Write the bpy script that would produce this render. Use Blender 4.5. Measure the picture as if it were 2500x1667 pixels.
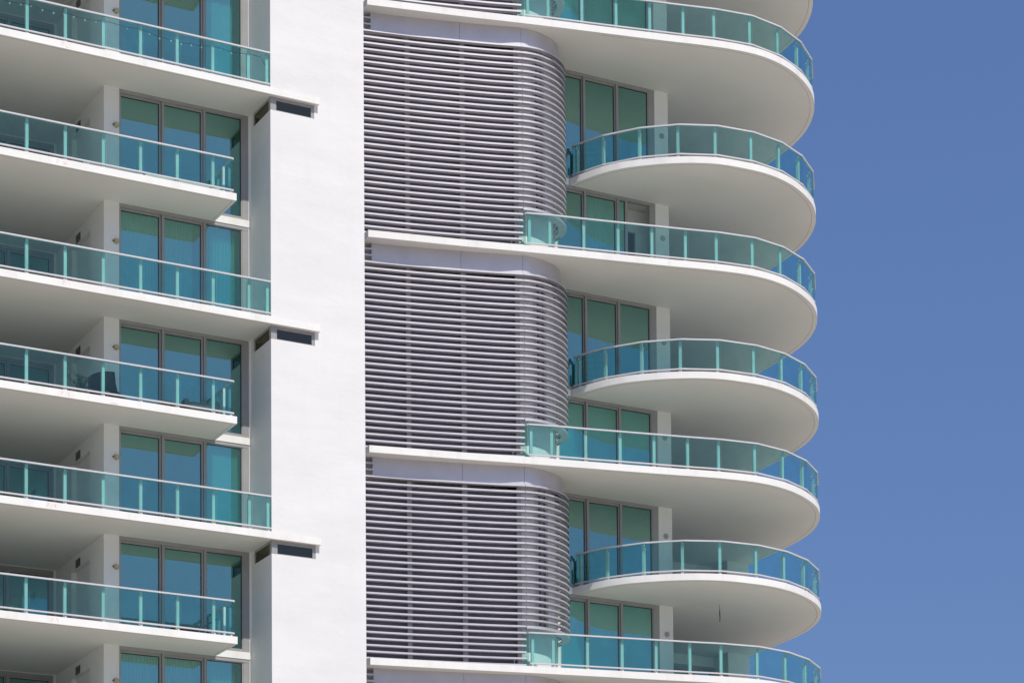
import bpy, bmesh, math, random
from mathutils import Vector, Matrix
random.seed(7)
for o in list(bpy.data.objects): bpy.data.objects.remove(o)
sc = bpy.context.scene
C = sc.collection
R = math.radians

# ------------------------------------------------------------ camera
F, PITCH, ROLL, CY = 6220.63, 0.0485546, -0.00745985, 2731.2      # pixels of the 2500 px wide photo
TH = 0.4866476                                                     # the facade turns away by this angle
cam = bpy.data.cameras.new('camera'); camo = bpy.data.objects.new('camera', cam); C.objects.link(camo)
f = Vector((0, math.cos(PITCH), math.sin(PITCH))); up = Vector((0, -math.sin(PITCH), math.cos(PITCH))); rt = Vector((1, 0, 0))
r2 = math.cos(ROLL)*rt + math.sin(ROLL)*up; u2 = -math.sin(ROLL)*rt + math.cos(ROLL)*up
m = Matrix((r2, u2, -f)).transposed().to_4x4(); m.translation = (0, 0, 1.6)
camo.matrix_world = m
cam.sensor_width = 36; cam.sensor_fit = 'HORIZONTAL'; cam.lens = F/2500*36
cam.shift_y = (CY-833.5)/2500; cam.clip_start = .5; cam.clip_end = 6000
sc.camera = camo

# ------------------------------------------------------------ sky and sun
OX, OY = -6.8456, 73.0                                             # corner of the white pier
U = Vector((math.cos(TH), math.sin(TH), 0)); V = Vector((-math.sin(TH), math.cos(TH), 0))
EL = R(56.7); AZO = R(2.0)
to_sun = (math.sin(AZO)*U - math.cos(AZO)*V)*math.cos(EL) + Vector((0, 0, math.sin(EL)))
w = bpy.data.worlds.new('World'); sc.world = w; w.use_nodes = True
nt = w.node_tree; nt.nodes.clear()
sky = nt.nodes.new('ShaderNodeTexSky'); sky.sky_type = 'NISHITA'; sky.sun_disc = False
sky.sun_elevation = EL; sky.sun_rotation = math.atan2(to_sun.x, to_sun.y)
sky.altitude = 0; sky.air_density = 1.0; sky.dust_density = 2.8; sky.ozone_density = 7.0
bg = nt.nodes.new('ShaderNodeBackground'); bg.inputs['Strength'].default_value = 0.131
wo = nt.nodes.new('ShaderNodeOutputWorld')
sky_mix = nt.nodes.new('ShaderNodeMix'); sky_mix.data_type = 'RGBA'; sky_mix.inputs[0].default_value = .45     # fixed blue mixed evenly into the sky to flatten its gradient
sky_mix.inputs[7].default_value = (.68, 1.32, 3.55, 1)
nt.links.new(sky.outputs[0], sky_mix.inputs[6]); nt.links.new(sky_mix.outputs[2], bg.inputs[0]); nt.links.new(bg.outputs[0], wo.inputs[0])
sl = bpy.data.lights.new('sun', 'SUN'); sl.energy = 4.3; sl.angle = R(.53); sl.color = (1, .94, .85)
so = bpy.data.objects.new('sun', sl); C.objects.link(so)
so.rotation_euler = to_sun.to_track_quat('Z', 'Y').to_euler(); so.location = (0, -40, 120)
sc.view_settings.view_transform = 'Standard'; sc.view_settings.look = 'None'
sc.view_settings.exposure = -0.02; sc.view_settings.gamma = 1; sc.view_settings.use_curve_mapping = False
try:
    sc.cycles.transparent_max_bounces = 24; sc.cycles.max_bounces = 8; sc.cycles.diffuse_bounces = 5
except Exception: pass

# ------------------------------------------------------------ materials
def new_mat(name):
    mt = bpy.data.materials.new(name); mt.use_nodes = True
    n = mt.node_tree; b = n.nodes['Principled BSDF']
    return mt, n, b
def noise(n, scale, detail=4, vec=None, rough=.6):
    t = n.nodes.new('ShaderNodeTexNoise'); t.inputs['Scale'].default_value = scale
    t.inputs['Detail'].default_value = detail; t.inputs['Roughness'].default_value = rough
    if vec: n.links.new(vec, t.inputs['Vector'])
    return t
def ramp(n, src, stops):
    r = n.nodes.new('ShaderNodeValToRGB'); n.links.new(src, r.inputs[0])
    e = r.color_ramp.elements
    while len(e) < len(stops): e.new(.5)
    for k, (p, c) in enumerate(stops): e[k].position = p; e[k].color = (*c, 1)
    return r
def mapping(n, sx, sy, sz):
    tc = n.nodes.new('ShaderNodeTexCoord'); mp = n.nodes.new('ShaderNodeMapping')
    mp.inputs['Scale'].default_value = (sx, sy, sz); n.links.new(tc.outputs['Object'], mp.inputs['Vector'])
    return mp.outputs[0]
def mix(n, fac, a, b, mode='MIX'):
    x = n.nodes.new('ShaderNodeMix'); x.data_type = 'RGBA'; x.blend_type = mode
    if isinstance(fac, float): x.inputs[0].default_value = fac
    else: n.links.new(fac, x.inputs[0])
    n.links.new(a, x.inputs[6]) if not isinstance(a, tuple) else setattr(x.inputs[6], 'default_value', (*a, 1))
    n.links.new(b, x.inputs[7]) if not isinstance(b, tuple) else setattr(x.inputs[7], 'default_value', (*b, 1))
    return x.outputs[2]
def paint(name, c1, c2, rough=.75, scale=.5, bump=.15, streak=None, sstr=.35):
    mt, n, b = new_mat(name)
    t = noise(n, scale, 6, mapping(n, .6, .6, 1.6))
    r = ramp(n, t.outputs[0], [(.32, c2), (.62, c1)])
    col = r.outputs[0]
    if streak:                                                     # rain streaks: stretched downwards, thin sideways
        s = noise(n, 2.2, 5, mapping(n, 1.0, 1.0, .12), .7)
        sr = ramp(n, s.outputs[0], [(.50, (0, 0, 0)), (.74, (sstr, sstr, sstr))])
        col = mix(n, sr.outputs[0], col, streak)
    n.links.new(col, b.inputs['Base Color'])
    b.inputs['Roughness'].default_value = rough
    fine = noise(n, 26, 6, mapping(n, 1, 1, 1)); bp = n.nodes.new('ShaderNodeBump')
    bp.inputs['Strength'].default_value = bump; bp.inputs['Distance'].default_value = .01
    n.links.new(fine.outputs[0], bp.inputs['Height']); n.links.new(bp.outputs[0], b.inputs['Normal'])
    return mt
M = {}
def wavy(mt, scale, dist, strength):
    n = mt.node_tree; b = n.nodes['Principled BSDF']; old = b.inputs['Normal'].links[0].from_socket
    t = noise(n, scale, 5, mapping(n, .7, .7, 1.5), .55); bp = n.nodes.new('ShaderNodeBump')
    bp.inputs['Strength'].default_value = strength; bp.inputs['Distance'].default_value = dist
    n.links.new(t.outputs[0], bp.inputs['Height']); n.links.new(old, bp.inputs['Normal']); n.links.new(bp.outputs[0], b.inputs['Normal'])
M['stucco'] = paint('white_stucco', (.745, .745, .74), (.69, .69, .685), .85, .45, .5, (.68, .68, .67), .35)
wavy(M['stucco'], 1.1, .05, .28)
M['wall'] = paint('white_wall_paint', (.79, .79, .775), (.745, .745, .73), .8, .6, .25)
M['slab'] = paint('white_slab_paint', (.80, .795, .775), (.745, .74, .72), .75, 1.1, .25, (.56, .53, .48), .35)
M['soffit'] = paint('white_soffit_paint', (.78, .77, .745), (.73, .72, .69), .85, .5, .2)
M['groove'] = paint('groove_shadow_grey', (.36, .35, .32), (.3, .29, .27), .9, 1, .1)
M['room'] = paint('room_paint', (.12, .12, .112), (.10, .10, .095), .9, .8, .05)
M['gap_shade'] = paint('dark_gap_shade', (.17, .16, .20), (.13, .12, .16), .9, 1.5, .1)  # dark violet tone painting the shade between slats; one dark post shares it
M['curtain'] = paint('curtain_cloth', (.82, .83, .81), (.76, .77, .76), .9, 3, .1)
M['wicker'] = paint('dark_wicker', (.035, .035, .042), (.02, .02, .024), .7, 14, .8)
M['cushion'] = paint('grey_cushion', (.11, .11, .115), (.08, .08, .085), .9, 8, .3)
M['lampbody'] = paint('yellowed_lamp_plate', (.55, .50, .34), (.34, .30, .18), .6, 22, .5)
M['lampgrey'] = paint('weathered_lamp_plate', (.50, .50, .47), (.30, .30, .28), .8, 24, .6)
M['redpaint'] = paint('faded_red_marking', (.74, .44, .38), (.80, .66, .61), .9, 9, .1)
M['dark'] = paint('dark_grille', (.05, .047, .043), (.03, .03, .028), .7, 5, .1)
M['white_plastic'] = paint('white_plastic', (.78, .79, .78), (.72, .73, .72), .5, 3, .05)
M['bark'] = paint('stem_brown', (.11, .08, .05), (.07, .05, .03), .9, 6, .4)
def metal(name, c1, c2, rough, spec=.5, metallic=0.0, scale=2.0):
    mt, n, b = new_mat(name)
    t = noise(n, scale, 5, mapping(n, 1, 1, 1)); r = ramp(n, t.outputs[0], [(.35, c2), (.65, c1)])
    n.links.new(r.outputs[0], b.inputs['Base Color'])
    rr = n.nodes.new('ShaderNodeMapRange'); n.links.new(t.outputs[0], rr.inputs[0])
    rr.inputs[3].default_value = rough-.06; rr.inputs[4].default_value = rough+.08
    n.links.new(rr.outputs[0], b.inputs['Roughness']); b.inputs['Metallic'].default_value = metallic
    b.inputs['Specular IOR Level'].default_value = spec
    return mt
M['rail'] = metal('powder_coated_rail', (.58, .575, .605), (.54, .535, .565), .42)
M['post'] = metal('white_rail_post', (.74, .75, .75), (.69, .70, .70), .45)
M['slat'] = metal('silver_lilac_louvre_metal', (.585, .57, .605), (.535, .52, .555), .5, .5, .6, 1.2)
M['mount'] = metal('lilac_grey_mounting_post', (.36, .355, .39), (.33, .325, .36), .5, .5, .5)
M['floor'] = paint('pale_balcony_tiles', (.46, .445, .41), (.40, .385, .355), .8, 1.5, .1)
M['frame'] = metal('anodised_window_frame', (.345, .345, .345), (.315, .315, .315), .42, .5, .15)
M['gasket'] = metal('black_gasket', (.02, .025, .024), (.015, .018, .018), .5)

def glass(name, tint, gloss, base):
    mt = bpy.data.materials.new(name); mt.use_nodes = True; n = mt.node_tree; n.nodes.clear()
    out = n.nodes.new('ShaderNodeOutputMaterial'); tr = n.nodes.new('ShaderNodeBsdfTransparent')
    gl = n.nodes.new('ShaderNodeBsdfGlossy'); gl.inputs['Roughness'].default_value = 0.0
    lw = n.nodes.new('ShaderNodeLayerWeight'); lw.inputs['Blend'].default_value = .5      # Schlick on |cos|, right on both sides of a thin pane
    pw = n.nodes.new('ShaderNodeMath'); pw.operation = 'POWER'; pw.inputs[1].default_value = 5; n.links.new(lw.outputs['Facing'], pw.inputs[0])
    ad = n.nodes.new('ShaderNodeMath'); ad.operation = 'MULTIPLY_ADD'; ad.use_clamp = True; ad.inputs[1].default_value = 1-base; ad.inputs[2].default_value = base
    mx = n.nodes.new('ShaderNodeMixShader')
    # a very faint waviness and dust, so that panes do not mirror alike
    t = noise(n, .9, 3, mapping(n, 1, 1, .6)); bp = n.nodes.new('ShaderNodeBump')
    bp.inputs['Strength'].default_value = .02; bp.inputs['Distance'].default_value = .02
    n.links.new(t.outputs[0], bp.inputs['Height']); n.links.new(bp.outputs[0], gl.inputs['Normal'])
    d = noise(n, 1.7, 5, mapping(n, 1, 1, 1)); dr = ramp(n, d.outputs[0], [(.3, tuple(c*.94 for c in tint)), (.7, tint)])
    n.links.new(dr.outputs[0], tr.inputs[0])
    gl.inputs[0].default_value = (*gloss, 1)
    n.links.new(pw.outputs[0], ad.inputs[0]); n.links.new(ad.outputs[0], mx.inputs[0])
    n.links.new(tr.outputs[0], mx.inputs[1]); n.links.new(gl.outputs[0], mx.inputs[2]); n.links.new(mx.outputs[0], out.inputs[0])
    return mt
M['railglass'] = glass('teal_railing_glass', (.735, .93, .91), (.85, 1, .95), .045)
M['winglass'] = glass('teal_window_glass', (.44, .83, .82), (.60, .90, .84), .33)
M['slitglass'] = glass('dark_window_glass', (.40, .42, .42), (.85, .80, .62), .10)

# ------------------------------------------------------------ helpers (all building work is in facade coordinates u, v, z)
def link(name, bm, mat, parent=None, smooth=False, recalc=True):
    if recalc: bmesh.ops.recalc_face_normals(bm, faces=bm.faces)
    me = bpy.data.meshes.new(name); bm.to_mesh(me); bm.free()
    for mm in (mat if isinstance(mat, (list, tuple)) else [mat]): me.materials.append(mm)
    if smooth:
        for p in me.polygons: p.use_smooth = True
    o = bpy.data.objects.new(name, me); C.objects.link(o)
    if parent: o.parent = parent
    return o
def box(bm, u0, u1, v0, v1, z0, z1, mi=0):
    vs = [bm.verts.new(p) for p in ((u0,v0,z0),(u1,v0,z0),(u1,v1,z0),(u0,v1,z0),(u0,v0,z1),(u1,v0,z1),(u1,v1,z1),(u0,v1,z1))]
    for q in ((0,3,2,1),(4,5,6,7),(0,1,5,4),(1,2,6,5),(2,3,7,6),(3,0,4,7)):
        fc = bm.faces.new([vs[i] for i in q]); fc.material_index = mi
def prism(bm, pts, z0, z1, mi=0):
    a = [bm.verts.new((x, y, z0)) for x, y in pts]; b = [bm.verts.new((x, y, z1)) for x, y in pts]
    n = len(pts)
    for i in range(n):
        fc = bm.faces.new((a[i], a[(i+1) % n], b[(i+1) % n], b[i])); fc.material_index = mi
    fa = bm.faces.new(a); fb = bm.faces.new(b); fa.material_index = fb.material_index = mi
    bmesh.ops.triangulate(bm, faces=[fa, fb])
def normals(pts):                                                   # outward = right of the walking direction
    out = []
    for i in range(len(pts)):
        ns = []
        for a, b in ((i-1, i), (i, i+1)):
            if a < 0 or b >= len(pts): continue
            dx, dy = pts[b][0]-pts[a][0], pts[b][1]-pts[a][1]; l = math.hypot(dx, dy) or 1
            ns.append((dy/l, -dx/l))
        x = sum(q[0] for q in ns)/len(ns); y = sum(q[1] for q in ns)/len(ns)
        l2 = x*x+y*y; out.append((x/l2, y/l2))
    return out
def sweep(bm, pts, o0, o1, z0, z1, mi=0):
    """bar with a rectangular section along a plan curve, from offset o0 (inner) to o1 (outer)"""
    nn = normals(pts); rings = []
    for (x, y), (nx, ny) in zip(pts, nn):
        rings.append([bm.verts.new((x+nx*o, y+ny*o, z)) for o, z in ((o0, z0), (o1, z0), (o1, z1), (o0, z1))])
    for a, b in zip(rings, rings[1:]):
        for i in range(4):
            fc = bm.faces.new((a[i], a[(i+1) % 4], b[(i+1) % 4], b[i])); fc.material_index = mi
    for r in (rings[0], rings[-1]):
        fc = bm.faces.new(r); fc.material_index = mi
def catmull(P, n=8):
    out = []
    for i in range(len(P)-1):
        p0 = P[max(i-1, 0)]; p1 = P[i]; p2 = P[i+1]; p3 = P[min(i+2, len(P)-1)]
        for k in range(n):
            t = k/n
            out.append(tuple(.5*((2*p1[j])+(-p0[j]+p2[j])*t+(2*p0[j]-5*p1[j]+4*p2[j]-p3[j])*t*t+(-p0[j]+3*p1[j]-3*p2[j]+p3[j])*t**3) for j in (0, 1)))
    out.append(P[-1]); return out
def cut(pts, u0, u1):
    """part of a curve with u0 <= u <= u1, ends interpolated (curve single valued in u over the range)"""
    def at(u):
        for a, b in zip(pts, pts[1:]):
            if a[0] <= u <= b[0]:
                t = (u-a[0])/((b[0]-a[0]) or 1); return (u, a[1]+t*(b[1]-a[1]))
        return pts[0] if u < pts[0][0] else pts[-1]
    return [at(u0)]+[p for p in pts if u0+.01 < p[0] < u1-.01]+[at(u1)]
def beam(bm, a, b, wd, dp, mi=0):
    a, b = Vector(a), Vector(b); d = (b-a).normalized()
    s = d.cross(Vector((0, 0, 1)));
    if s.length < 1e-4: s = Vector((1, 0, 0))
    s.normalize(); t = s.cross(d)
    q = [(-1,-1),(1,-1),(1,1),(-1,1)]
    A = [bm.verts.new(a+s*i*wd/2+t*j*dp/2) for i, j in q]; B = [bm.verts.new(b+s*i*wd/2+t*j*dp/2) for i, j in q]
    for i in range(4): bm.faces.new((A[i], A[(i+1)%4], B[(i+1)%4], B[i])).material_index = mi
    bm.faces.new(A).material_index = mi; bm.faces.new(B).material_index = mi
def tube(bm, pts, rad, seg=8):
    rings = []
    for i, p in enumerate(pts):
        p = Vector(p); a = Vector(pts[max(i-1, 0)]); b = Vector(pts[min(i+1, len(pts)-1)]); d = (b-a).normalized()
        s = d.cross(Vector((0, 0, 1)))
        if s.length < 1e-3: s = d.cross(Vector((1, 0, 0)))
        s.normalize(); t = s.cross(d)
        r = rad[i] if isinstance(rad, list) else rad
        rings.append([bm.verts.new(p+(s*math.cos(k*2*math.pi/seg)+t*math.sin(k*2*math.pi/seg))*r) for k in range(seg)])
    for a, b in zip(rings, rings[1:]):
        for k in range(seg): bm.faces.new((a[k], a[(k+1)%seg], b[(k+1)%seg], b[k]))
    bm.faces.new(rings[0]); bm.faces.new(rings[-1])
def BM(): return bmesh.new()
def place(o, u=0, v=0, z=0, rz=0):
    p = Vector((OX, OY, 0))+U*u+V*v; o.location = (p.x, p.y, z); o.rotation_euler = (0, 0, TH+rz)
def empty(name, u=0, v=0, z=0, rz=0):
    o = bpy.data.objects.new(name, None); C.objects.link(o); place(o, u, v, z, rz); return o
def tag(o, label, cat, group=None):
    o['label'] = label; o['category'] = cat
    if group: o['group'] = group
    return o

# ------------------------------------------------------------ levels (underside of each floor slab) and plan curves
ZS = {0: 42.43, 1: 38.888, 2: 35.147, 3: 31.771, 4: 28.345, 5: 25.227, 6: 22.017, 7: 18.824, 8: 15.52, 9: 12.2}
T = .21                                                             # slab thickness
VW = 1.55                                                           # window line
TIP = [(15.0,-2.04),(15.9,-2.04),(16.8,-1.83),(17.7,-1.4),(18.6,-.74),(19.3,.05),(19.85,.98),(20.25,2.05),(20.45,3.2),(20.52,4.5),(20.55,6.05)]
LONG = catmull([(3.38,.545),(4.7,.25),(6.2,-.08),(7.8,-.47),(9.4,-.84),(11.0,-1.19),(12.6,-1.55),(13.9,-1.86)]+TIP)
SHORT = catmull([(10.85,1.62),(11.05,1.0),(11.35,.28),(11.75,-.33),(12.3,-.87),(12.95,-1.36),(13.6,-1.72),(14.3,-1.96)]+TIP)
RTIP = [(15.55,-1.99),(16.76,-1.77),(17.9,-1.22),(18.91,-.37),(19.69,.70),(20.1,1.9),(20.32,3.1),(20.4,4.3),(20.44,5.5)]
RLONG = [(8.24,-.45),(9.03,-.66),(10.11,-.88),(11.19,-1.12),(12.26,-1.36),(13.33,-1.60),(14.31,-1.84)]+RTIP
RSHORT = [(10.95,1.5),(11.44,.37),(12.2,-.64),(13.17,-1.41),(14.28,-1.87)]+RTIP
SLAT = catmull([(3.0,.99),(3.49,.90),(4.3,.73),(5.26,.51),(6.5,.18),(7.35,-.06),(8.2,-.33),(8.6,-.39),(8.9,-.365),(9.28,-.26),(9.55,-.125),(9.8,.05),(10.01,.26),(10.17,.49),(10.27,.75),(10.31,.98),(10.33,1.25),(10.34,1.53)], 5)
PANEL = catmull([(3.67,.95),(4.9,.68),(6.36,.29),(7.31,.02),(8.2,-.258),(8.55,-.28),(8.85,-.23),(9.12,-.14),(9.38,-.04),(9.64,.14),(9.84,.34),(9.97,.55),(10.06,.76),(10.12,1.1),(10.14,1.53)], 5)

tower = empty('apartment_tower')
tag(tower, 'tall white apartment tower with curved teal glass balconies and lilac grey louvres', 'building')

# ------------------------------------------------------------ the white pier
bm = BM(); zprev = 0
for k in sorted(ZS, reverse=True):
    if k % 2 or k == 0: continue
    z = ZS[k]
    box(bm, 0, 3.0, 0, 9.5, zprev, z-.40)                           # full section up to the sill of the slit window
    box(bm, 1.39, 3.0, 0, 9.5, z-.40, z); box(bm, 0, 1.39, 1.32, 9.5, z-.40, z)
    zprev = z
box(bm, 0, 3.0, 0, 9.5, zprev, 47)
link('pier', bm, M['stucco'], tower)
for k in (2, 4, 6, 8):                                              # slit windows that wrap the pier's corner
    z = ZS[k]; bm = BM()
    for (a, b, c, d, e, g) in ((.0,.165,.0,.10,-.40,0),(.165,1.39,.01,.07,-.095,0),(.165,.19,.012,.07,-.40,-.095),(1.29,1.39,.01,.07,-.40,-.095),(.19,1.29,.014,.06,-.40,-.375)):
        box(bm, a, b, c, d, z+e, z+g-.002)
    box(bm, .0, .06, .10, 1.32, z-.07, z-.002); box(bm, .0, .06, 1.25, 1.32, z-.40, z-.07); box(bm, .0, .05, .10, .14, z-.40, z-.07)
    fr = link('slit_window', bm, M['frame'], tower)
    bm = BM(); box(bm, .19, 1.29, .035, .047, z-.375, z-.095); link('pane', bm, M['slitglass'], fr)
    bm = BM(); box(bm, .025, .037, .14, 1.25, z-.398, z-.07); link('pane', bm, M['slitglass'], fr)
    bm = BM(); box(bm, .35, 1.35, .35, 1.28, z-.398, z-.004); link('blind', bm, M['dark'], fr)  # added dark box standing in for the shaded interior behind the panes

# ------------------------------------------------------------ floor slabs: left wing and right wing
def slab_link(bm):
    bmesh.ops.recalc_face_normals(bm, faces=bm.faces)
    for fc in bm.faces:
        if fc.material_index == 0 and fc.normal.z < -.9: fc.material_index = 2
        if fc.material_index == 0 and fc.normal.z > .9: fc.material_index = 3
    return link('balcony_slab', bm, [M['slab'], M['groove'], M['soffit'], M['floor']], tower)
for k in range(0, 10):
    z = ZS[k]; even = k % 2 == 0
    bm = BM()
    if even: pts = [(-12,-.14),(1.506,-.14),(1.506,0),(0,0),(0,9.5),(-12,9.5)]
    else: pts = [(-12,-.14),(-1.12,-.14),(-1.14,VW-.02),(0,VW-.02),(0,9.5),(-12,9.5)]
    prism(bm, pts, z, z+T)
    e = [(-11.9,-.05),(1.40 if even else -1.22,-.05)]+([] if even else [(-1.235,VW-.1)])
    sweep(bm, e, -.006, .006, z-.002, z+.01, 1)
    s = slab_link(bm)
    s['label'] = 'white straight balcony slab left of the pier, '+('running onto the pier' if even else 'ending short of the pier')
    bm = BM()
    if even: pts = [(3.0,VW-.02),(10.85,VW-.02)]+SHORT+[(20.5,7.4),(14.4,9.5),(3.0,9.5)]
    else: pts = LONG+[(20.5,7.4),(14.4,9.5),(3.38,9.5)]
    prism(bm, pts, z, z+T)
    e = [p for p in (SHORT if even else cut(LONG[:90], 8.6, 14.9)+LONG[57:]) ]
    if not even: e = [p for p in LONG if p[0] > 10.6 or p[1] > 2]
    sweep(bm, e, -.146, -.134, z-.002, z+.01, 1)
    s = slab_link(bm)
    s['label'] = 'white curved balcony slab right of the louvres, '+('short and rounded' if even else 'carried on across the louvres')

# ------------------------------------------------------------ walls, one storey at a time
for k in range(1, 10):
    top = ZS[k-1] if k > 0 else 46; z0 = ZS[k]+T
    def wall(*b, mat='wall', name='wall'):
        for q in b:
            bm = BM(); box(bm, *q); link(name, bm, M[mat], tower)
    # left: strip between corner and window, side wall with its recess, end strip, far wall
    wall((-4.55,-4.09,VW,VW+.16,z0,top), (-4.55,-4.40,VW+.16,2.8,z0,top), (-4.55,-4.40,2.8,4.5,top-.42,top), (-4.40,-4.36,2.8,4.5,z0,top-.42), (-4.55,-4.40,4.5,6.16,z0,top),
         (-.07,0,VW,VW+.16,z0,top))
    wall((-12,-4.55,6.0,6.15,top-.02,top), (-4.62,-4.55,6.0,6.15,z0,top-.02))
    # behind the louvres and right hand window line, side wall and far wall with the round-cornered pier
    wall((3.0,8.6,VW,VW+.16,z0,top), (9.94,10.42,VW,VW+.16,z0,top), (14.06,14.57,VW,VW+.16,z0,top), (14.41,14.57,VW+.16,7.0,z0,top))
    wall((14.57,15.2,7.0,7.15,z0,top), (15.2,19.6,7.0,7.15,top-.35,top), (19.6,20.48,6.1,7.3,z0,top))
    inner = cut(SLAT[:60], 8.04, 9.99)+[p for p in SLAT if p[0] > 10.0]+[(10.345, 1.95)]
    bm = BM(); sweep(bm, inner, -.52, -.42, z0, top+(T if (k-1) % 2 == 0 else 0)); link('curved_wall', bm, M['wall'], tower)
    wall((-12,-11.85,1.2,9.3,z0,top))
    # rooms
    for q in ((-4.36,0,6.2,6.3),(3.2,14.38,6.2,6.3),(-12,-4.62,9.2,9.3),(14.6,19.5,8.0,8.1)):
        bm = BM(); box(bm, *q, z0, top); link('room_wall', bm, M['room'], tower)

# ------------------------------------------------------------ windows
def window(us, v, z0, z1, open_last=False, jr=.0, wide=True, label=None):
    """us = outer left, glass/mullion boundaries ..., outer right : [L, g0,g1, g2,g3, g4,g5, R]"""
    L, Rr = us[0], us[-1]; bm = BM()
    box(bm, L, Rr, v-.005, v+.14, z1-.10, z1-.002)                 # outer head
    box(bm, L, us[1], v, v+.14, z0, z1-.10); box(bm, us[-2], Rr, v, v+.14, z0, z1-.10)
    box(bm, us[1], us[-2], v, v+.14, z0+.001, z0+.06)              # sill
    for i in range(2, len(us)-2, 2): box(bm, us[i]+.01, us[i+1]-.015, v-.012, v+.14, z0+.06, z1-.10)
    fr = link('sliding_window', bm, M['frame'], tower)
    if label: fr['label'] = label
    gaps = [(us[i], us[i+1]) for i in range(1, len(us)-1, 2)]
    for i, (a, b) in enumerate(gaps):
        dv = (.055, .035, .015)[i % 3] if wide else .03
        if open_last and i == len(gaps)-1: b = a+.33
        bm = BM(); s = .075 if i < 2 or not wide else .03
        box(bm, a, b, v+dv, v+dv+.05, z1-.10-s, z1-.101); box(bm, a, b, v+dv, v+dv+.05, z0+.061, z0+.06+s)
        st = (.055 if wide and us is LW and i < 2 else .04) if not (open_last and i == len(gaps)-1) else .10
        gk = BM(); box(gk, b-st-.028, b-st, v+dv+.005, v+dv+.032, z0+.06+s, z1-.10-s); box(gk, a+.02, b-st-.028, v+dv+.006, v+dv+.032, z1-.10-s-.022, z1-.10-s-.0005)
        box(bm, a, a+.02, v+dv, v+dv+.05, z0+.06+s, z1-.10-s); box(bm, b-st, b, v+dv, v+dv+.05, z0+.06+s, z1-.10-s)
        link('sash', bm, M['frame'], fr); link('gasket', gk, M['gasket'], fr)
        bm = BM(); box(bm, a+.02, b-st-.029, v+dv+.018, v+dv+.03, z0+.06+s, z1-.10-s-.023); link('pane', bm, M['winglass'], fr)
    return fr
LW = [-4.09,-4.04,-2.795,-2.71,-1.50,-1.42,-.26,-.075]
RW = [10.42,10.46,11.40,11.49,12.61,12.70,13.84,14.06]
FW = [-10.4,-10.35,-9.0,-8.9,-7.6,-7.5,-6.09,-5.98,-4.72,-4.62]
FR = [15.2,15.25,16.4,16.5,17.6,17.7,18.6,18.7,19.5,19.6]
for k in range(2, 10):
    top = ZS[k-1]; z0 = ZS[k]+T
    window(LW, VW, z0, top)
    window(RW, VW, z0, top, open_last=(k == 3))
    window(FW, 6.02, z0, top-.02, wide=False)
    window(FR, 7.02, z0, top-.352, wide=False)
window(LW, VW, ZS[1]+T, ZS[0]); window(RW, VW, ZS[1]+T, ZS[0])
# white inner door frame seen through the open sliding door
bm = BM(); z0 = ZS[3]+T; top = ZS[2]
box(bm, 13.0, 14.38, 2.3, 2.4, top-.75, top-.01); box(bm, 13.75, 14.38, 2.3, 2.4, z0, top-.75); box(bm, 12.6, 13.0, 2.3, 2.4, z0, top-.01)
o = link('inner_wall', bm, M['wall'], tower); o['label'] = 'white inner wall opening behind the open sliding door'

# ------------------------------------------------------------ glass railings
def railing(pts, z, rear=0, post_side=-1, first_post=False, label=None, skip_last=True):
    zt = z+T
    bm = BM()
    sweep(bm, pts, -.05, .028, zt+1.024, zt+1.068)                  # handrail
    sweep(bm, pts, -.028, .024, zt+.09, zt+.132)                  # bottom rail
    nn = len(pts)
    for i in range(nn-1):                                          # stub feet under the bottom rail
        a = Vector(pts[i]); b = Vector(pts[i+1]); d = (b-a).normalized(); n = Vector((d.y, -d.x))
        for t in ((b-a).length-.07,):
            p = a+d*t
            vs = [(p+d*x*.03-n*y).to_tuple() for x, y in ((-1,.0),(1,.0),(1,.05),(-1,.05))]
            prism(bm, vs, zt+.001, zt+.085)
    rail = link('glass_railing', bm, M['rail'], tower)
    if label: rail['label'] = label
    bp, bg2 = BM(), BM(); extra = False
    for i in range(nn-1):
        a = Vector(pts[i]); b = Vector(pts[i+1]); d = (b-a).normalized(); n = Vector((d.y, -d.x)); L = (b-a).length
        late = i >= nn-1-rear
        g = bg2 if late else BM()
        q = [a+d*.005, b-d*.005]
        vs = [(q[0]-n*.006).to_tuple(), (q[1]-n*.006).to_tuple(), (q[1]+n*.006).to_tuple(), (q[0]+n*.006).to_tuple()]
        prism(g, vs, zt+.135, zt+1.022)
        if not late: link('glass_panel', g, M['railglass'], rail)
        if i == nn-2 and skip_last: continue
        p = bp if late else BM()
        def post(pm, t):
            c = a+d*t
            vs = [(c+d*x-n*y).to_tuple() for x, y in ((-.043,.075),(.043,.075),(.043,.165),(-.043,.165))]
            prism(pm, vs, zt+.001, zt+.93)
            vs = [(c+d*x-n*y).to_tuple() for x, y in ((-.035,.045),(.035,.045),(.035,.11),(-.035,.11))]
            prism(pm, vs, zt+.93, zt+1.022)
        post(p, L-.065)
        if first_post and i == 0: post(p, .11)
        if not late: link('post', p, M['post'], rail)
    if rear:
        o = link('glass_panel', bg2, M['railglass'], rail); o['kind'] = 'stuff'
        o = link('post', bp, M['post'], rail); o['kind'] = 'stuff'
    return rail
LU = [-11.7,-10.56,-9.45,-8.35,-7.24,-6.13,-5.02,-3.91,-2.805,-1.715]
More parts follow.
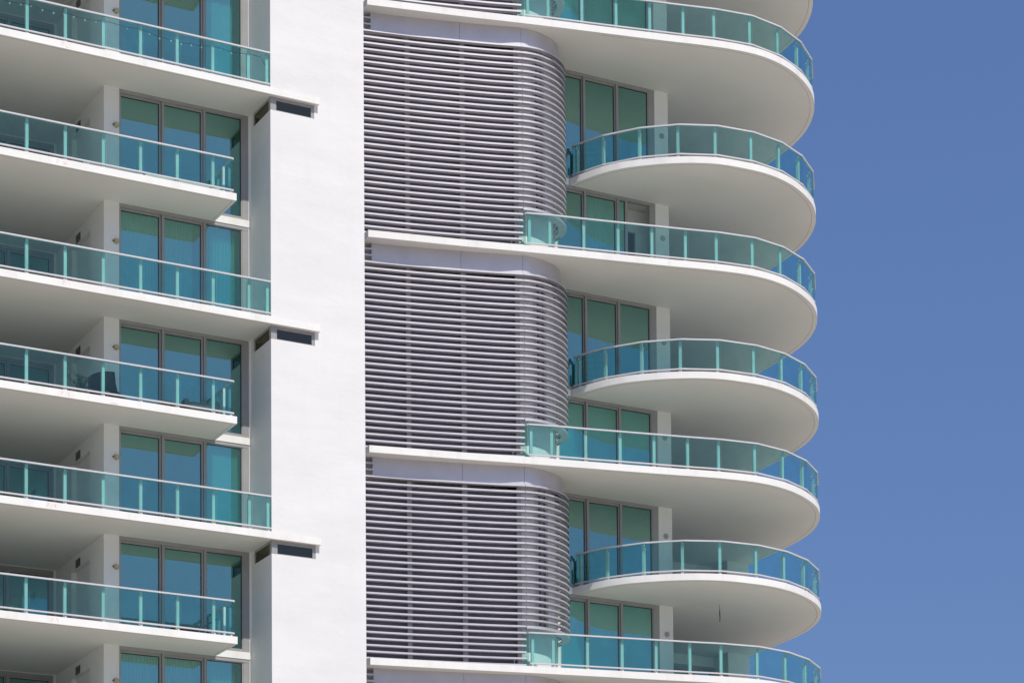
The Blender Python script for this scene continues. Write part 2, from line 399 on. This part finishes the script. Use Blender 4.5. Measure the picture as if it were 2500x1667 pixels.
for k in range(1, 9):
    z = ZS[k]
    if k % 2 == 0:
        pts = [(x, -.05) for x in LU+[-.61,-.035]]
        railing(pts, z, skip_last=False, label='glass railing of a balcony that runs to the white pier')
    else:
        pts = [(x, -.05) for x in LU+[-1.20]]
        r_ = railing(pts, z, label='glass railing of a balcony that stops short of the white pier')
        # return along the short end
        rp = [(-1.20,-.05),(-1.205,.70),(-1.21,1.45)]
        zt = z+T; bm = BM(); sweep(bm, rp, -.05, .028, zt+1.023, zt+1.069); link('handrail', bm, M['rail'], r_); bm = BM(); sweep(bm, rp, -.028, .024, zt+.086, zt+.134); link('bottom_rail', bm, M['rail'], r_)
        for a, b in ((-.035,.69),(.71,1.44)):
            bm = BM(); box(bm, -1.212, -1.20, a, b, zt+.135, zt+1.023); link('glass_panel', bm, M['railglass'], r_)
        for v in (.42, 1.3):
            bm = BM(); box(bm, -1.33, -1.26, v, v+.10, zt+.001, zt+.97); link('post', bm, M['post'], r_)
for k in range(1, 9):
    z = ZS[k]
    if k % 2:
        r_ = railing(RLONG, z, rear=4, first_post=True, label='glass railing that starts beside the louvres and rounds the corner')
        zt = z+T; rp = [(8.235,-.43),(8.22,-.02)]; bm = BM()
        sweep(bm, [rp[1], rp[0]], -.02, .03, zt+1.023, zt+1.069)
        link('handrail', bm, M['rail'], r_)
        bm = BM(); box(bm, 8.216, 8.228, -.42, -.03, zt+.02, zt+1.023); link('glass_panel', bm, M['railglass'], r_)
    else:
        railing(RSHORT, z, rear=4, first_post=True, label='curved glass railing of a short rounded balcony')

# ------------------------------------------------------------ louvre screens between the long slabs
P = .1955
for top_k in (-1, 1, 3, 5, 7):
    bot_k = top_k+2
    zb = ZS[bot_k]+.29
    if top_k < 0: n = 22; zt0 = zb+n*P
    else: n = round((ZS[top_k]-.60-zb)/P); zt0 = ZS[top_k]-.60
    if bot_k > 9: continue
    bm = BM(); H2 = .026
    def blade(pts, zc):                                            # hollow extrusion, open below
        sweep(bm, pts, -.006, 0, zc-H2, zc+H2)
        sweep(bm, pts, -.16, -.0062, zc+H2-.006, zc+H2-.0005)
        sweep(bm, pts, -.166, -.1602, zc-H2+.008, zc+H2)
    left = cut(SLAT[:40], 3.0, 8.19)
    i0 = next(i for i, p in enumerate(SLAT) if p[0] > 8.215); right = [(8.205, -.3315)]+SLAT[i0:]
    for i in range(n+1):
        zc = zb+(zt0-zb)*i/n+random.uniform(-.0025, .0025)
        blade(left, zc)
        if i > 5: blade(right, zc)
        if i == 6: sweep(bm, [p for p in right if p[1] < 1.12], -.24, -.0, zc-H2-.03, zc-H2-.001)      # closing ring under the drum
    for i in (1, 2):
        blade(cut(SLAT[:40], 3.0, 3.655), zt0+i*P)
    scr = link('louvre_screen', bm, M['slat'], tower)
    for uu, w_, dm in ((3.36, .13, 'mount'), (4.78, .14, 'mount'), (6.43, .15, 'mount'), (8.03, .13, 'mount'), (8.85, .11, 'gap_shade'), (9.05, .09, 'mount')):
        bm = BM(); c = cut(SLAT[:46], uu-w_/2, uu+w_/2)
        zl = zb-.02 if uu < 8.1 else zb+6*P-.03
        sweep(bm, [c[0], c[-1]], -.27, -.167, zl, zt0+(.4 if uu < 3.6 else -.03)); link('mounting_post', bm, M[dm], scr)
    bm = BM(); sweep(bm, cut(SLAT[:40], 3.02, 8.0), -.52, -.48, zb-.1, zt0); link('gap_shade', bm, M['gap_shade'], scr)  # added sheet behind the slats, dark so the gaps read as shade
    if top_k > 0:
        z1 = ZS[top_k]-.001
        for a, b in ((3.67, 6.356), (6.364, 8.196)):
            bm = BM(); sweep(bm, cut(PANEL[:24], a, b), -.05, 0, zt0+.0285, z1); link('header_panel', bm, M['slat'], scr)
        j0 = next(i for i, p in enumerate(PANEL) if p[0] > 8.22)
        bm = BM(); sweep(bm, [(8.204, -.2585)]+PANEL[j0:], -.05, 0, zt0+.0285, z1); link('header_panel', bm, M['slat'], scr)

# ------------------------------------------------------------ wall lamps and vents
for k in range(2, 9):
    z0 = ZS[k]+T
    u, z = -4.185, z0+2.07
    bm = BM(); prism(bm, [(u+.085*math.cos(a), z+.085*math.sin(a)) for a in [i*math.pi/8 for i in range(16)]], VW-.03, VW-.0005)
    for v in bm.verts: v.co = (v.co.x, v.co.z, v.co.y)
    lamp = link('wall_lamp', bm, M['lampbody'], tower); lamp['label'] = 'small yellowed wall lamp beside the window'
    bm = BM(); box(bm, u-.05, u+.06, VW-.075, VW-.03, z-.055, z+.06); link('lamp_housing', bm, M['lampbody'], lamp)
    bm = BM(); box(bm, u-.105, u-.078, VW-.05, VW-.001, z-.02, z+.015); link('knob', bm, M['dark'], lamp)
    u = 14.33
    bm = BM(); prism(bm, [(u+.09*math.cos(a), z+.09*math.sin(a)) for a in [i*math.pi/8 for i in range(16)]], VW-.02, VW-.0005)
    for v in bm.verts: v.co = (v.co.x, v.co.z, v.co.y)
    lamp = link('wall_lamp', bm, M['lampgrey'], tower); lamp['label'] = 'round weathered lamp plate on the wall strip right of the window'
    bm = BM(); box(bm, u-.045, u+.03, VW-.045, VW-.02, z-.03, z+.055); link('lamp_housing', bm, M['lampgrey'], lamp)
    # vent high on the side wall
    zt = ZS[k-1]; bm = BM(); box(bm, -4.562, -4.551, 3.68, 4.08, zt-.40, zt-.16)
    vent = link('air_vent', bm, M['dark'], tower)
    bm = BM()
    for i in range(5): box(bm, -4.57, -4.5625, 3.69, 4.07, zt-.385+i*.048, zt-.372+i*.048)
    link('vent_grille', bm, M['frame'], vent)

# ------------------------------------------------------------ faded red setting-out marks on the slab edges
def strokes(name, segs, u0, z0, w_=.015):
    bm = BM()
    for a, b, c, d in segs:
        beam(bm, (u0+a, -.1415, z0+b), (u0+c, -.1415, z0+d), .003, w_)
    return link(name, bm, M['redpaint'], tower)
Fg = [(0,0,0,.12),(0,.12,.07,.11),(0,.06,.05,.055)]
def sh(s, dx): return [(a+dx, b, c+dx, d) for a, b, c, d in s]
one = [(0,0,0,.12)]; nine = [(.05,0,.06,.11),(.06,.11,.0,.11),(0,.11,0,.06),(0,.06,.055,.06)]
strokes('painted_mark', Fg+sh([(0,0,0,.12),(0,0,.06,.0)], .13)+sh(one, .23), -6.36, ZS[2]+.05)
strokes('painted_mark', Fg+sh(one, .2)+sh([(0,0,0,.12),(.06,0,.06,.12),(0,.06,.06,.06)], .22), -6.50, ZS[3]+.035)
strokes('painted_mark', Fg+sh(one, .12)+sh(one, .19), -6.32, ZS[4]+.05)
strokes('painted_mark', Fg+sh(one, .13)+sh([(.05,0,0,.12)], .19), -6.36, ZS[5]+.04)
strokes('painted_mark', [(i*.03,0,i*.03,.035) for i in range(7)]+[(0,.035,.18,.035)], -4.91, ZS[5]+.01)
strokes('painted_mark', Fg+sh(one, .12)+sh(nine, .19), -6.76, ZS[6]+.045)
strokes('painted_mark', Fg+sh([(0,.12,.05,.1),(.05,.1,.07,0)], .13), -6.64, ZS[7]+.04)

# ------------------------------------------------------------ curtains and blinds (each hangs inside its own window)
def curtain(u0, u1, k, label, amp=.035, wave=.11, v=VW+.35, flat=False, drop=.05, group=None):
    z0 = ZS[k]+T+.03; z1 = ZS[k-1]-drop; L = u1-u0
    o = BM(); n = max(2, int(L/.012)) if not flat else 2
    pts = [(i*L/n, 0 if flat else amp*math.sin(2*math.pi*(i*L/n)/wave+.6*math.sin(i*.19))) for i in range(n+1)]
    sweep(o, pts, -.002, .002, 0, z1-z0)
    ob = link('roller_blind' if flat else 'curtain', o, M['curtain'], None, False)
    place(ob, u0, v-.12, z0); tag(ob, label, 'blind' if flat else 'curtain', group); return ob
curtain(-1.42, -.42, 4, 'pleated white curtain glowing teal behind the right pane of a left window')
curtain(-4.0, -1.7, 4, 'sheer curtain behind the two left panes of the window with the glowing teal curtain', .02, .09, VW+.5)
curtain(-1.36, -.36, 6, 'flat sunlit blind glowing teal in the left window below the balcony with chair and plant', flat=True, v=VW+.3)
curtain(-1.40, -.50, 2, 'pale blind in the left window behind the string lights', flat=True, v=VW+.32)
curtain(-4.0, -.42, 8, 'sheer curtain across the lowest left window at the bottom of the picture', .022, .085, VW+.45)
curtain(10.5, 14.0, 1, 'long teal curtain behind the top right railing, above all the louvres', .03, .12, VW+.3)
curtain(10.46, 14.0, 5, 'flat pale blind inside the right window next to the second louvre screen foot', flat=True, v=VW+.28)
curtain(10.46, 14.0, 7, 'flat pale blind inside the lowest right window beside the bottom louvre screen', flat=True, v=VW+.28)
curtain(11.5, 12.5, 3, 'pale curtain drawn beside the open sliding door on the right', .03, .13, VW+.4)

# ------------------------------------------------------------ string of bulbs on the top left railing
z0 = ZS[2]+T
nodes = [(-8.12,.93),(-7.8,.86),(-7.48,.90),(-7.19,.92),(-6.86,.87),(-6.54,.86),(-6.23,.93),(-5.95,.88),(-5.62,.86),(-5.3,.89),(-5.08,.93),(-4.7,.92),(-4.37,.90),(-4.02,.94),(-3.7,.89),(-3.4,.82),(-3.05,.83),(-2.74,.80),(-2.43,.83),(-2.12,.84),(-1.8,.92),(-1.53,.90),(-1.2,.87),(-.89,.89),(-.6,.94),(-.29,.90),(-.08,.6)]
root = empty('string_lights', -8.12, .05, z0+.9)
tag(root, 'thin cable of little clear bulbs strung along the top left railing', 'string lights')
bm = BM(); tube(bm, [(u+8.12, .01*math.sin(i*1.7), z-.9) for i, (u, z) in enumerate(nodes)], .006, 6); link('cable', bm, M['dark'], root)
bulb = bpy.data.materials.new('bulb_glass'); bulb.use_nodes = True
b = bulb.node_tree.nodes['Principled BSDF']; b.inputs['Base Color'].default_value = (.85,.85,.82,1); b.inputs['Roughness'].default_value = .12
for i, (u, z) in enumerate(nodes[1:-1]):
    bm = BM(); bmesh.ops.create_uvsphere(bm, u_segments=10, v_segments=7, radius=.026)
    o = link('bulb', bm, bulb, root, True); o.location = (u+8.12, 0, z-.9-.04)

# ------------------------------------------------------------ furniture on the balcony with the plant
z0 = ZS[5]+T
chair = empty('lounge_chair', -4.86, .86, z0, R(34))
tag(chair, 'dark high-backed lounge chair standing beside the plant on a left balcony', 'chair')
bm = BM()
prof = [(-.10,1.00),(-.105,.96),(-.09,.80),(-.06,.62),(0,.48),(.10,.40),(.26,.36),(.44,.34),(.56,.35)]
W = .48; nseg = 10; grid = []
for i, (x, z) in enumerate(prof):
    row = []
    for j in range(nseg+1):
        y = -W+2*W*j/nseg; c = (j/nseg*2-1)**2
        row.append(bm.verts.new((x+.10*c*(1 if i < 5 else .2), y, z-(.05*c if i < 2 else 0)+(.03*c if i > 4 else 0))))
    grid.append(row)
for a, b2 in zip(grid, grid[1:]):
    for j in range(nseg): bm.faces.new((a[j], a[j+1], b2[j+1], b2[j]))
ret = bmesh.ops.solidify(bm, geom=list(bm.faces), thickness=.03)
link('seat_shell', bm, M['wicker'], chair, True)
for x, y in ((-.02,-.25),(-.02,.25),(.42,-.25),(.42,.25)):
    bm = BM(); tube(bm, [(x, y, 0), (x*.9+.02, y*.9, .36)], .016); link('leg', bm, M['dark'], chair)
bm = BM(); box(bm, .02, .46, -.24, .24, .40, .46); bmesh.ops.bevel(bm, geom=list(bm.edges), offset=.02, segments=2); link('cushion', bm, M['cushion'], chair)

leafm = [paint('leaf_green', (.055,.13,.035), (.03,.08,.02), .55, 9, .1), paint('leaf_light', (.11,.20,.05), (.07,.14,.035), .55, 9, .1)]
plant = empty('potted_plant', -5.50, .70, z0)
tag(plant, 'bushy green pot plant behind the glass next to the dark chair', 'plant')
bm = BM(); prev = None
for r, z in ((.11,0),(.15,.26),(.155,.28),(.135,.28),(.13,.24)):
    ring = [bm.verts.new((r*math.cos(a*math.pi/10), r*math.sin(a*math.pi/10), z)) for a in range(20)]
    if prev:
        for i in range(20): bm.faces.new((prev[i], prev[(i+1)%20], ring[(i+1)%20], ring[i]))
    prev = ring
bm.faces.new(prev); link('pot', bm, M['cushion'], plant)
bs, bl = BM(), BM()
for s in range(34):
    a = random.uniform(0, 2*math.pi); lean = random.uniform(.05, .42); h = random.uniform(.16, .62)
    pts = [(lean*t**1.4*math.cos(a), lean*t**1.4*math.sin(a), .24+h*t) for t in (0,.3,.6,.85,1)]
    tube(bs, pts, .005, 5)
    for t in [i/14 for i in range(3, 15)]:
        x, y, z = lean*t**1.4*math.cos(a), lean*t**1.4*math.sin(a), .24+h*t
        for q in range(2):
            b_ = random.uniform(0, 2*math.pi); L = random.uniform(.05, .10); w2 = L*.28
            d = Vector((math.cos(b_), math.sin(b_), random.uniform(-.3, .6))).normalized(); s2 = d.cross(Vector((0,0,1))).normalized()
            p = Vector((x, y, z)); vs = [bl.verts.new(p), bl.verts.new(p+d*L*.5+s2*w2), bl.verts.new(p+d*L), bl.verts.new(p+d*L*.5-s2*w2)]
            bl.faces.new(vs).material_index = random.random() < .35
link('stem', bs, M['bark'], plant); link('foliage', bl, leafm, plant, recalc=False)

sofa = empty('wicker_sofa', -1.85, .95, z0, R(-8))
tag(sofa, 'dark wicker sofa behind the glass at the right end of the chair balcony', 'sofa')
bm = BM(); box(bm, -.45, .45, -.34, .34, .05, .32); bmesh.ops.bevel(bm, geom=list(bm.edges), offset=.02, segments=2); link('base', bm, M['wicker'], sofa)
bm = BM(); box(bm, -.45, .45, .22, .36, .32, .70); bmesh.ops.bevel(bm, geom=list(bm.edges), offset=.04, segments=3); link('backrest', bm, M['wicker'], sofa)
for s in (-1, 1):
    bm = BM(); box(bm, s*.45-.07, s*.45+.07, -.34, .34, .322, .60); bmesh.ops.bevel(bm, geom=list(bm.edges), offset=.05, segments=3); link('armrest', bm, M['wicker'], sofa)
bm = BM(); box(bm, -.37, .37, -.32, .2, .322, .45); bmesh.ops.bevel(bm, geom=list(bm.edges), offset=.03, segments=2); link('seat_cushion', bm, M['cushion'], sofa)
pouf = empty('pouf', -2.9, .75, z0)
tag(pouf, 'low round dark pouf left of the wicker sofa', 'pouf')
bm = BM(); prev = None
for r, z in ((.17,0),(.21,.1),(.22,.26),(.20,.40),(.12,.45)):
    ring = [bm.verts.new((r*math.cos(a*math.pi/10), r*math.sin(a*math.pi/10), z)) for a in range(20)]
    if prev:
        for i in range(20): bm.faces.new((prev[i], prev[(i+1)%20], ring[(i+1)%20], ring[i]))
    else: bm.faces.new(ring)
    prev = ring
bm.faces.new(prev); link('cover', bm, M['wicker'], pouf, True)

z0 = ZS[7]+T
lg = empty('sun_lounger', -2.05, .55, z0)
tag(lg, 'low dark sun lounger with raised back on the lowest short left balcony', 'sun lounger')
bm = BM(); box(bm, -.75, .05, -.28, .28, .24, .29); link('seat', bm, M['wicker'], lg)
bm = BM(); beam(bm, (.05,0,.27), (.45,0,.55), .56, .04); link('backrest', bm, M['wicker'], lg)
for x, y in ((-.68,-.24),(-.68,.24),(.05,-.24),(.05,.24)):
    bm = BM(); box(bm, x-.02, x+.02, y-.02, y+.02, 0, .24); link('leg', bm, M['dark'], lg)

# white tubes lying along the railing of the upper short balcony
z0 = ZS[3]+T
for (a, b, v, lab) in ((-5.6,-3.9,.16,'long white tube lying behind the railing, in front of the wall lamp'), (-3.75,-1.5,.20,'long white tube lying behind the railing, nearer the balcony end')):
    bm = BM(); tube(bm, [(0,0,0),(b-a,0,0)], .022, 8); box(bm, -.02, .03, -.03, .03, -.03, .03)
    o = link('white_tube', bm, M['white_plastic']); place(o, a, v, z0+.17); tag(o, lab, 'tube', 'white tubes on the upper short balcony')
    for x in (.1, b-a-.1):
        bm = BM(); box(bm, x-.02, x+.02, -.05, .05, -.169, -.02); link('foot', bm, M['white_plastic'], o)

# small white fittings at the foot of the louvres
for k in (3, 5, 7):
    z0 = ZS[k]+T
    bm = BM(); tube(bm, [(0,0,0),(0,0,.36)], .014, 8); box(bm, -.03, .05, -.012, .012, .30, .335)
    o = link('drain_pipe', bm, M['white_plastic']); place(o, 8.02, .14, z0)
    tag(o, {3: 'short white pipe behind the foot of the top louvre screen', 5: 'short white pipe behind the foot of the middle louvre screen', 7: 'short white pipe behind the foot of the bottom louvre screen'}[k], 'pipe', 'short white pipes beside the railing ends')

# hanging cord under the rounded balcony near the bottom
bm = BM(); z1 = ZS[6]
tube(bm, [(0,0,0),(.005,0,-.10)], .006, 6); tube(bm, [(.005,0,-.10),(-.018,0,-.13),(0,0,-.17),(.022,0,-.13),(.005,0,-.10)], .006, 6)
tube(bm, [(0,0,-.17),(.004,0,-.35),(.0,0,-.55)], .011, 6); tube(bm, [(.022,.0,-.2),(.028,0,-.36),(.018,0,-.5)], .007, 6)
o = link('hanging_cord', bm, M['dark']); place(o, 15.76, .64, z1); tag(o, 'short dark cord hanging from the underside of a rounded balcony', 'cord')

# ------------------------------------------------------------ ground
bm = BM(); s = 2500
for q in (((-s,-s),(s,-s),(s,s),(-s,s)),):
    bm.faces.new([bm.verts.new((x, y, 0)) for x, y in q])
mt, n, b = new_mat('sunlit_paving_and_sand')
t = noise(n, .05, 6, mapping(n, 1, 1, 1)); r = ramp(n, t.outputs[0], [(.38, (.345,.31,.255)), (.6, (.49,.44,.365))])
n.links.new(r.outputs[0], b.inputs['Base Color']); b.inputs['Roughness'].default_value = .9
g = link('ground', bm, mt); g['kind'] = 'structure'
